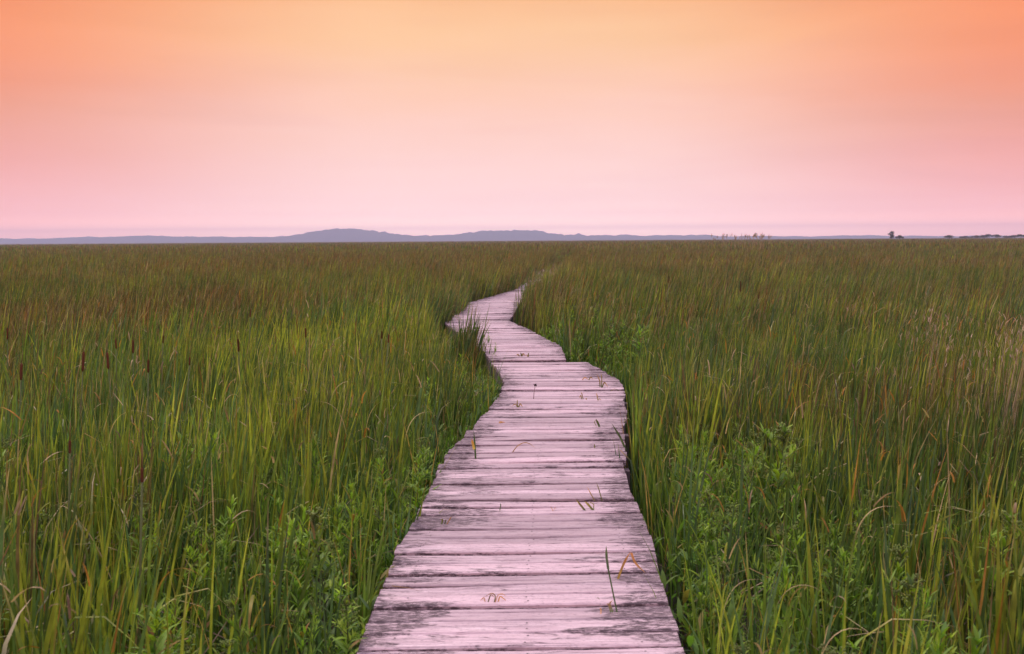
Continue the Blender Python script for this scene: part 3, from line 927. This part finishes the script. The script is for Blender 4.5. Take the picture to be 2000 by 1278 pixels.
# ------------------------------------------------------------------ brown cattail spikes
SPIKES = [(34, 727, 34, 'short dark brown cattail spike at the far left edge of the marsh'),
          (160, 706, 40, 'longest brown cattail spike, upright in the left marsh'),
          (216, 703, 34, 'reddish brown cattail spike just below a shorter one, left marsh'),
          (227, 672, 20, 'short thick brown cattail spike topping the left hand group'),
          (263, 676, 27, 'slim brown cattail spike in clear green, left marsh'),
          (283, 717, 27, 'brown cattail spike lowest and rightmost of the left hand group'),
          (319, 662, 16, 'faint small cattail spike right of the left hand group'),
          (372, 704, 18, 'dull brown cattail spike alone between two spike groups'),
          (472, 671, 26, 'dark brown cattail spike standing alone mid left'),
          (142, 870, 28, 'fat red brown cattail spike lowest in the left foreground'),
          (13, 652, 24, 'dim brown cattail spike in the darkest growth at far left'),
          (489, 612, 16, 'distant small cattail spike left of centre'),
          (598, 650, 20, 'brown cattail spike beside a pale yellow leaf'),
          (745, 655, 16, 'left one of two close brown cattail spikes near the bend'),
          (759, 661, 18, 'right one of two close brown cattail spikes near the bend'),
          (282, 925, 24, 'narrow dull spike half hidden in the left foreground'),
          (1447, 560, 22, 'rusty brown cattail spike in the right hand marsh'),
          (1480, 576, 14, 'small rusty spike right of the larger rusty one'),
          (1306, 546, 14, 'distant orange brown spike right of the boardwalk')]
for px, py, ln, lab in SPIKES:
    z = 1.13 + random.uniform(-0.02, 0.03)
    x, y = at(px, py, z)
    L_ = max(0.06, min(0.2, ln * y / F))
    rs = min(1.0, L_ / 0.14) ** 0.7
    e = empty('cattail_spike', (x, y, 0))
    tag(e, lab, 'cattail', 'brown cattail spikes')
    lx = random.uniform(-0.05, 0.05)
    e.rotation_euler = (random.gauss(0, 0.03), random.gauss(0.02, 0.03), 0)
    e.location.x -= z * e.rotation_euler.y
    stem = MB()
    zb, zt = z - L_ / 2, z + L_ / 2
    stem.tube([(-lx, 0, -0.02), (-lx * 0.4, 0, zb * 0.6), (0, 0, zb + 0.005)], (0.006, 0.005, 0.004), (0.10, 0.13, 0.045), 6)
    stem.build('stem', M_STEM, e)
    sp = MB(); t_ = np.linspace(0, 1, 9); rad = 0.0100 * rs * np.clip(np.sin(np.pi * (0.04 + 0.92 * t_)) * 3.2, 0.25, 1)
    sp.tube(np.stack([np.full(9, 0.0), np.zeros(9), zb + t_ * L_], -1), rad, np.array((0.105, 0.042, 0.024)) * random.uniform(0.75, 1.2), 10)
    sp.build('spike', M_SPIKE, e)
    tp = MB(); tp.tube([(0, 0, zt - 0.003), (0.002, 0, zt + 0.05), (0.004, 0, zt + 0.085)], (0.0025, 0.002, 0.001), (0.22, 0.15, 0.07), 5)
    tp.build('tip', M_STEM, e)

# ------------------------------------------------------------------ bent and dried leaves that stand out
def leaf_thing(name, label, P, cat='leaf', group=None, mat=None, **kw):
    m = MB(); ribbons(m, [(0, 0, 0)], **kw)
    o = m.build(name, mat or M_DRY, None, loc=P)
    tag(o, label, cat, group)
    return o


ARCH = [  # pixel of the arch's crown, height of the crown, direction, colour, label
    (553, 745, 1.14, 1, TAN, 'pale arched leaf tip left of a wider arch, left marsh'),
    (642, 728, 1.14, 1, TAN, 'widest pale arched leaf, middle of the left marsh'),
    (712, 775, 1.12, 1, TAN, 'small pale hooked leaf left of the first bend'),
    (675, 783, 1.10, -1, TAN, 'small tan hooked leaf facing left in the left marsh'),
    (790, 800, 1.06, 1, TAN * 1.2, 'white tipped bent leaf close to the first bend'),
    (1330, 585, 1.18, 1, YELG * 1.8, 'long golden curved leaf right of the boardwalk'),
    (1540, 775, 1.08, 1, ORAN * 1.2, 'bright orange arched leaf in the right marsh'),
    (1556, 781, 1.08, 1, TAN, 'tan hooked leaf beside the bright orange one'),
    (1672, 976, 0.98, 1, TAN, 'peach coloured hooked leaf in the right foreground'),
    (1516, 1120, 0.88, 1, TAN, 'peach arched leaf over low plants at lower right'),
    (1420, 1130, 0.80, 1, TAN, 'narrow pale hooped leaf near the right boardwalk edge'),
    (1606, 1217, 0.86, 1, TAN, 'small tan hooked leaf at bottom right'),
    (30, 1110, 0.90, -1, TAN, 'tan bent leaf at the lower left edge of the view'),
    (120, 1003, 1.00, 1, ORAN, 'orange bent leaf in the left foreground'),
    (207, 792, 1.14, 1, TAN * 1.2, 'white crowned bent leaf in the left marsh'),
    (305, 1095, 0.88, 1, ORAN * 1.1, 'upright tan tipped orange leaf at lower left')]
for px, py, z, s, c, lab in ARCH:
    x, y = at(px, py, z)
    hgt = z / 0.90
    leaf_thing('bent_leaf', lab, (x - s * 0.05, y, 0), group='dried leaves bending over in the marsh', h=hgt, w=max(0.0125, y * 0.0017), az=0.0 if s > 0 else math.pi, lean=0.02,
               bend=0.15, fold=random.uniform(1.7, 2.6), foldt=random.uniform(0.88, 0.915), face=random.uniform(-0.9, 0.9), segs=40, c0=MIDG, c1=c, tipf=0.26)

# blades standing straight and yellow
for px, py, z, c, lab in [(915, 690, 0.86, ORAN * 1.3, 'straight yellow leaf blade left of the boardwalk bend'),
                          (305, 1190, 0.86, ORAN * 1.3, 'straight orange leaf blade at bottom left'),
                          (1476, 1185, 0.84, YELG * 1.7, 'straight yellow leaf blade at bottom right'),
                          (668, 1010, 0.80, ORAN, 'straight orange leaf blade among leafy plants left of the boardwalk'),
                          (598, 637, 1.20, TAN * 1.3, 'straight pale leaf tip beside a brown cattail spike'),
                          (1442, 655, 1.16, TAN * 1.1, 'straight pale leaf tip in the middle of the right marsh'),
                          (20, 715, 1.16, ORAN * 1.2, 'orange leaf blade at the far left edge')]:
    x, y = at(px, py, z)
    leaf_thing('dried_leaf', lab, (x, y, 0), group='straight dry blades', h=z, w=max(0.012, y * 0.0017), az=0.3, lean=random.uniform(0, 0.05), bend=0.05, face=random.uniform(-0.5, 0.5),
               segs=10, c0=MIDG, c1=c, tipf=0.55)

# ------------------------------------------------------------------ weeds growing through the planks
def px_blade(m, pts, w, c0, c1, y):
    """thin blade through photograph points, all in the vertical plane at distance y (its root's distance)"""
    P = np.array([at_depth(a, b, y) for a, b in pts])
    k = np.linspace(0, 1, len(P))
    # resample smoothly
    tt = np.linspace(0, 1, 14)
    Q = np.stack([np.interp(tt, k, P[:, i]) for i in range(3)], -1)
    for _ in range(1 if len(P) > 2 else 0):
        Q[1:-1] = (Q[:-2] + Q[1:-1] * 2 + Q[2:]) / 4
    Q[:, 1] += np.sin(tt * 2.5) * 0.03
    T = np.gradient(Q, axis=0); T /= np.linalg.norm(T, axis=1, keepdims=True)
    Wd = np.cross(T, (0, 1, 0.25)); Wd /= np.linalg.norm(Wd, axis=1, keepdims=True)
    wp = (np.minimum(1, (1 - tt) * 2.6) * 0.95 + 0.05)[:, None] * w / 2
    v = np.stack([Q - Wd * wp, Q + Wd * wp], 1).reshape(-1, 3)
    f = [(2 * i, 2 * i + 1, 2 * i + 3, 2 * i + 2) for i in range(13)]
    c = np.asarray(c0)[None] * (1 - tt[:, None]) + np.asarray(c1)[None] * tt[:, None]
    m.add(v, f, np.repeat(c, 2, 0))


GR, OL = (0.07, 0.11, 0.04), (0.16, 0.15, 0.05)
PEACH = (0.62, 0.32, 0.16)
WEEDS = [
    ('grass_stalk', 'tall thin green grass stalk with a seed tip on the near right planks', 'grass', [([(1205, 1196), (1196, 1150), (1188, 1110), (1185, 1070)], 0.006, GR, (0.10, 0.14, 0.06)), ([(1188, 1112), (1186, 1092), (1185, 1069)], 0.010, (0.09, 0.12, 0.06), (0.12, 0.15, 0.08))]),
    ('bent_leaf', 'orange leaf folded into a tent shape on the near right planks', 'leaf', [([(1207, 1131), (1220, 1105), (1233, 1080)], 0.011, (0.30, 0.2, 0.05), (0.55, 0.22, 0.10)), ([(1233, 1080), (1240, 1100), (1249, 1112), (1262, 1122)], 0.010, (0.5, 0.2, 0.10), PEACH)]),
    ('grass_tuft', 'tiny tuft of green and peach grass at the foot of the tall stalk', 'grass', [([(1193, 1196), (1190, 1186), (1185, 1183)], 0.006, GR, PEACH), ([(1197, 1196), (1192, 1184), (1199, 1176)], 0.006, GR, PEACH), ([(1174, 1202), (1175, 1196), (1172, 1191)], 0.005, PEACH, PEACH), ([(1163, 1174), (1168, 1173), (1173, 1175)], 0.004, OL, OL)]),
    ('grass_tuft', 'spreading tuft of thin peach blades on the near middle planks', 'grass', [([(948, 1180), (945, 1172), (936, 1179)], 0.005, PEACH, PEACH), ([(952, 1181), (958, 1166), (966, 1172)], 0.005, GR, PEACH), ([(965, 1180), (968, 1168), (960, 1163), (943, 1172)], 0.005, GR, PEACH), ([(972, 1181), (976, 1169), (993, 1181)], 0.006, PEACH, PEACH), ([(966, 1181), (972, 1166), (982, 1165), (990, 1170)], 0.004, PEACH, PEACH)]),
    ('grass_tuft', 'left of two slanting green yellow blades in the right half of the deck', 'grass', [([(1143, 998), (1135, 990), (1126, 979)], 0.012, GR, (0.42, 0.30, 0.08)), ([(1144, 998), (1138, 993), (1122, 972)], 0.004, GR, OL)]),
    ('grass_tuft', 'right of two slanting green yellow blades in the right half of the deck', 'grass', [([(1159, 998), (1151, 990), (1142, 981)], 0.013, GR, (0.42, 0.30, 0.08)), ([(1159, 998), (1161, 988), (1150, 982)], 0.005, GR, (0.45, 0.3, 0.1))]),
    ('grass_stalk', 'left of two fine upright stalks on the middle planks', 'grass', [([(1162, 979), (1155, 968), (1147, 952)], 0.006, OL, PEACH)]),
    ('grass_stalk', 'right of two fine upright stalks on the middle planks', 'grass', [([(1176, 978), (1171, 960), (1165, 943)], 0.006, OL, (0.3, 0.25, 0.12))]),
    ('grass_tuft', 'small green and orange tuft near the left edge of the near deck', 'grass', [([(862, 1026), (864, 1019), (860, 1016)], 0.009, GR, (0.4, 0.3, 0.06)), ([(872, 1026), (878, 1017), (882, 1011)], 0.006, (0.5, 0.25, 0.1), PEACH), ([(868, 1026), (870, 1020), (871, 1018)], 0.006, GR, OL)]),
    ('grass_stalk', 'short hooked green sprout on the middle of the near planks', 'grass', [([(976, 998), (978, 990), (977, 985)], 0.005, GR, GR)]),
    ('grass_tuft', 'tiny pale sprig left of the slanting blades', 'grass', [([(1080, 998), (1077, 994), (1075, 992)], 0.004, PEACH, OL), ([(1081, 998), (1084, 995), (1088, 996)], 0.004, PEACH, PEACH)]),
    ('grass_stalk', 'upright stalk with an orange leaf at the left edge of the deck joint', 'grass', [([(929, 898), (927, 870), (925, 842)], 0.012, GR, GR), ([(926, 878), (923, 868), (921, 858)], 0.017, (0.5, 0.38, 0.06), (0.6, 0.22, 0.08))]),
    ('grass_sprout', 'green blade poking up at the right end of the raised joint', 'grass', [([(1171, 834), (1168, 827), (1164, 819)], 0.017, GR, OL), ([(1165, 833), (1161, 826), (1166, 820)], 0.005, OL, OL)]),
    ('grass_sprout', 'long green blade leaning across the right edge of the deck', 'grass', [([(1223, 880), (1212, 855), (1195, 828)], 0.015, GR, (0.10, 0.12, 0.06))]),
    ('grass_stalk', 'small thin sprout right of the deck middle past the joint', 'grass', [([(1162, 882), (1162, 874), (1161, 868)], 0.009, OL, OL)]),
    ('grass_stalk', 'fine tan stalk arched low over the middle planks', 'grass', [([(998, 888), (1010, 872), (1023, 866), (1035, 868), (1045, 876)], 0.007, (0.3, 0.18, 0.1), PEACH)]),
    ('dead_leaf', 'small orange leaf lying on the planks left of the middle', 'leaf', [([(975, 825), (985, 828), (996, 834)], 0.022, PEACH, (0.5, 0.2, 0.1))]),
    ('grass_tuft', 'tan three bladed tuft left of the middle before the first bend', 'grass', [([(1011, 796), (1007, 790), (999, 795)], 0.010, OL, PEACH), ([(1012, 796), (1010, 788), (1011, 781)], 0.010, OL, (0.45, 0.3, 0.12)), ([(1013, 796), (1016, 789), (1022, 798)], 0.010, OL, PEACH)]),
    ('grass_tuft', 'bushy tan bunch with green base near the right side of the bend', 'grass', [([(1172, 756), (1172, 745), (1166, 731)], 0.012, GR, PEACH), ([(1175, 758), (1176, 742), (1174, 728)], 0.011, GR, (0.45, 0.3, 0.12)), ([(1176, 757), (1181, 747), (1188, 757)], 0.013, GR, PEACH), ([(1172, 766), (1175, 758), (1178, 762)], 0.016, GR, GR)]),
    ('grass_tuft', 'low tan tuft lying flat left of the bushy bunch', 'grass', [([(1137, 743), (1142, 738), (1150, 742)], 0.012, PEACH, PEACH), ([(1150, 743), (1154, 737), (1159, 742)], 0.012, OL, PEACH)]),
    ('grass_tuft', 'tan tuft in front of the bushy bunch, right of the deck middle', 'grass', [([(1136, 780), (1135, 773), (1131, 779)], 0.010, OL, PEACH), ([(1139, 780), (1137, 770), (1135, 767)], 0.008, OL, PEACH), ([(1145, 783), (1146, 779), (1143, 781)], 0.008, OL, PEACH)]),
    ('grass_tuft', 'tan single sprig below the bushy bunch near the right edge', 'grass', [([(1168, 782), (1167, 775), (1165, 768)], 0.010, OL, PEACH), ([(1169, 782), (1171, 780), (1175, 783)], 0.008, OL, PEACH)]),
    ('grass_tuft', 'left of two small olive tufts on the far planks before the narrow step', 'grass', [([(1016, 699), (1012, 693), (1008, 694)], 0.016, GR, PEACH), ([(1019, 700), (1021, 691), (1027, 696)], 0.016, OL, PEACH), ([(1018, 700), (1018, 692), (1016, 689)], 0.014, GR, OL)]),
    ('grass_tuft', 'right of two small olive tufts on the far planks before the narrow step', 'grass', [([(1032, 700), (1032, 693), (1033, 689)], 0.014, OL, OL), ([(1032, 700), (1030, 695), (1027, 694)], 0.012, OL, PEACH)]),
]
for name, lab, cat, blades in WEEDS:
    root_px = blades[0][0][0]
    x0, y0 = at(root_px[0], root_px[1], DECK)
    m = MB()
    for pts, w, c0, c1 in blades:
        px_blade(m, pts, w, c0, c1, y0)
    for i, v in enumerate(m.v): m.v[i] = v - np.array((x0, y0, DECK), np.float32)
    o = m.build(name, M_DRY, None, loc=(x0, y0, DECK))
    tag(o, lab, cat, 'weeds growing through the deck')
# a dried seed head standing in a gap
x0, y0 = at(1042, 778, DECK)
e = empty('seed_head_stalk', (x0, y0, DECK)); tag(e, 'dried stalk with a round dark seed head standing between the planks', 'seed head')
m = MB(); m.tube([(0, 0, -0.03), (0.006, 0.0, 0.06), (0.018, 0.0, 0.125)], (0.0035, 0.003, 0.0025), (0.20, 0.12, 0.11), 5); m.build('stem', M_STEM, e)
m = MB()
for i in range(26):
    a, b_ = random.uniform(0, 6.28), random.uniform(-1, 1.2); rr_ = random.uniform(0.006, 0.02)
    c = np.array((0.018 + math.cos(a) * math.cos(b_) * rr_, math.sin(a) * math.cos(b_) * rr_, 0.128 + math.sin(b_) * rr_ * 0.7))
    m.tube([c - (0, 0, 0.004), c, c + (0, 0, 0.004)], (0.002, 0.0045, 0.001), np.array((0.07, 0.045, 0.05)) * random.uniform(0.7, 1.3), 5)
m.build('seed_head', M_SPIKE, e)

# ------------------------------------------------------------------ dry reeds
def reed_clump(name, label, px, py_top, y, n, spread, c, plume=0.14, mix_w=0.006, group=None, npl=9):
    x, _, zt = at_depth(px, py_top, y)
    e = empty(name, (x, y, 0)); tag(e, label, 'reeds', group)
    for i in range(n):
        dx, dy = random.gauss(0, spread), random.gauss(0, spread)
        h = zt * random.uniform(0.80, 1.02)
        lx = random.gauss(0.06, 0.05) * h
        c_ = np.array(c) * random.uniform(0.7, 1.15)
        sm, pm = MB(), MB()
        ribbons(sm, [(0, 0, -0.02)], h, mix_w, 0.0 if lx > 0 else math.pi, abs(lx) / h, 0.12, face=random.uniform(-0.8, 0.8), segs=6, c0=c_)
        for q in range(npl):
            t = random.uniform(0.88, 1.0)
            ribbons(pm, [(lx * t, 0, h * t)], plume * random.uniform(0.4, 1.0), mix_w * 1.3, random.uniform(0, 6.28), random.uniform(0.1, 0.7), random.uniform(0.2, 1.0),
                    segs=3, c0=c_ * random.uniform(0.8, 1.2))
        st_ = sm.build('reed_stem', M_DRY, e, loc=(dx, dy, 0)); pm.build('plume', M_DRY, st_)


PK = (0.42, 0.30, 0.23)
reed_clump('dry_reeds', 'narrow wisp of pinkish dry reeds in the right marsh', 1800, 580, 7.7, 34, 0.075, PK, 0.07, 0.004, 'dry reeds in the right marsh', 4)
reed_clump('dry_reeds', 'broad pinkish dry reeds at the right edge of the view', 1980, 612, 6.8, 56, 0.12, PK, 0.07, 0.004, 'dry reeds in the right marsh', 4)
reed_clump('dry_reeds', 'low pinkish dry reeds between the wisp and the right edge', 1885, 640, 7.0, 22, 0.10, PK, 0.07, 0.004, 'dry reeds in the right marsh', 4)
reed_clump('dry_reeds', 'faint short dry reeds left of the narrow wisp', 1660, 585, 13.0, 22, 0.25, (0.30, 0.2, 0.13), 0.07, 0.004, 'dry reeds in the right marsh', 4)
for px, pt, n, sp, lab in [(1412, 460, 14, 1.0, 'leftmost tan reed cluster rising above the horizon'),
                           (1430, 458, 14, 0.8, 'second tan reed cluster above the horizon, beside the leftmost'),
                           (1465, 458, 20, 0.9, 'fullest tan reed cluster above the horizon'),
                           (1481, 454, 9, 0.25, 'tallest thin reed stalks above the horizon'),
                           (1492, 460.5, 10, 0.5, 'rightmost grey tan reed cluster above the horizon')]:
    reed_clump('tall_reeds', lab, px, pt, 110.0, n, sp, (0.40, 0.28, 0.21), 0.36, 0.022, 'reeds above the horizon', 10)

# ------------------------------------------------------------------ trees on the horizon
def tree(label, px, py_top, y, width, shape, seed, group):
    r = np.random.default_rng(seed)
    x, _, zt = at_depth(px, py_top - 1.5, y)
    width *= 1.2
    e = empty('distant_tree', (x, y, 0)); tag(e, label, 'tree', group)
    H = zt
    tk = MB()
    tk.tube([(0, 0, -0.2), (0.1, 0, H * 0.35), (0.15, 0, H * 0.7)], (0.22, 0.16, 0.07), (0.06, 0.05, 0.045), 7)
    for i in range(7):
        a = r.uniform(0, 6.28); z0 = H * r.uniform(0.25, 0.55); l = width * 0.4
        tk.tube([(0.1, 0, z0), (math.cos(a) * l * 0.5, math.sin(a) * l * 0.5, z0 + H * 0.18), (math.cos(a) * l, math.sin(a) * l, z0 + H * 0.3)], (0.09, 0.06, 0.03), (0.06, 0.05, 0.045), 5)
    tk.build('trunk', M_BEAM, e)
    cr = MB()
    nb = 10 if shape == 'round' else 9
    for i in range(nb):
        if shape == 'round':
            a = r.uniform(0, 6.28); q = r.random() ** 0.6
            c = np.array((math.cos(a) * q * width * 0.38, math.sin(a) * q * width * 0.38, H * (0.45 + 0.38 * (1 - q) * r.uniform(0.5, 1.1))))
            s = np.array((width * 0.2, width * 0.2, H * 0.17)) * r.uniform(0.7, 1.2)
        else:
            z = 0.3 + 0.62 * i / (nb - 1)
            c = np.array((r.normal(0, width * 0.12) + (0.12 * width if z > 0.85 else 0), r.normal(0, width * 0.12), H * z))
            s = np.array((width * 0.30, width * 0.30, H * 0.10)) * r.uniform(0.75, 1.15)
        m = 240
        d = r.normal(0, 1, (m, 3)); d /= np.linalg.norm(d, axis=1, keepdims=True)
        P = c + d * s * (r.random((m, 1)) ** 0.45)
        cl = np.array((0.040, 0.050, 0.026)) * r.uniform(0.7, 1.35)
        ribbons(cr, P, r.uniform(0.25, 0.5, m), r.uniform(0.15, 0.3, m), r.uniform(0, 6.28, m), r.uniform(0.2, 1.8, m), 0.4, segs=2,
                c0=cl * r.uniform(0.7, 1.3, (m, 1)), prof='leaf')
    cr.build('crown', M_TREE, e)


TG = 'trees on the far right horizon'
tree('lone dark columnar tree on the right horizon', 1742, 453.5, 620, 3.4, 'column', 1, TG)
tree('low dark bush just right of the lone columnar tree', 1757, 460, 620, 4.6, 'round', 2, TG)
tree('small isolated tree between the lone columnar tree and the treeline', 1855, 459.5, 700, 7.5, 'round', 3, TG)
for i, (px, py, w, lab) in enumerate([(1886, 461, 7.5, 'leftmost low tree of the treeline at the right horizon'),
                                      (1905, 460.5, 7.0, 'second low tree of the treeline at the right horizon'),
                                      (1921, 459.5, 6.5, 'tree on the left shoulder of the tallest treeline clump'),
                                      (1932, 456, 6.0, 'tallest tree in the middle of the right horizon treeline'),
                                      (1945, 457, 7.5, 'broad tree on the right shoulder of the tallest treeline clump'),
                                      (1966, 461, 8.0, 'low tree in the dip of the right horizon treeline'),
                                      (1982, 459.5, 7.0, 'second last tree of the right horizon treeline'),
                                      (1994, 457, 7.5, 'tree at the very right edge of the horizon')]):
    tree(lab, px, py, 760, w, 'round', 20 + i, TG)

# ------------------------------------------------------------------ haze
hb = MB(); hb.box(-8200, 8200, -300, HAZE_FAR, -1.2, HAZE_TOP, (1, 1, 1))
hm, ht = new_mat('haze_air')
pv = N('ShaderNodeVolumePrincipled', ht)
pv.inputs['Color'].default_value = (0.67, 0.74, 1.0, 1)
pv.inputs['Density'].default_value = HAZE_D
ho = N('ShaderNodeOutputMaterial', ht); L(pv.outputs[0], ho.inputs['Volume'], ht)
tag(hb.build('haze', hm, smooth=False), kind='stuff')
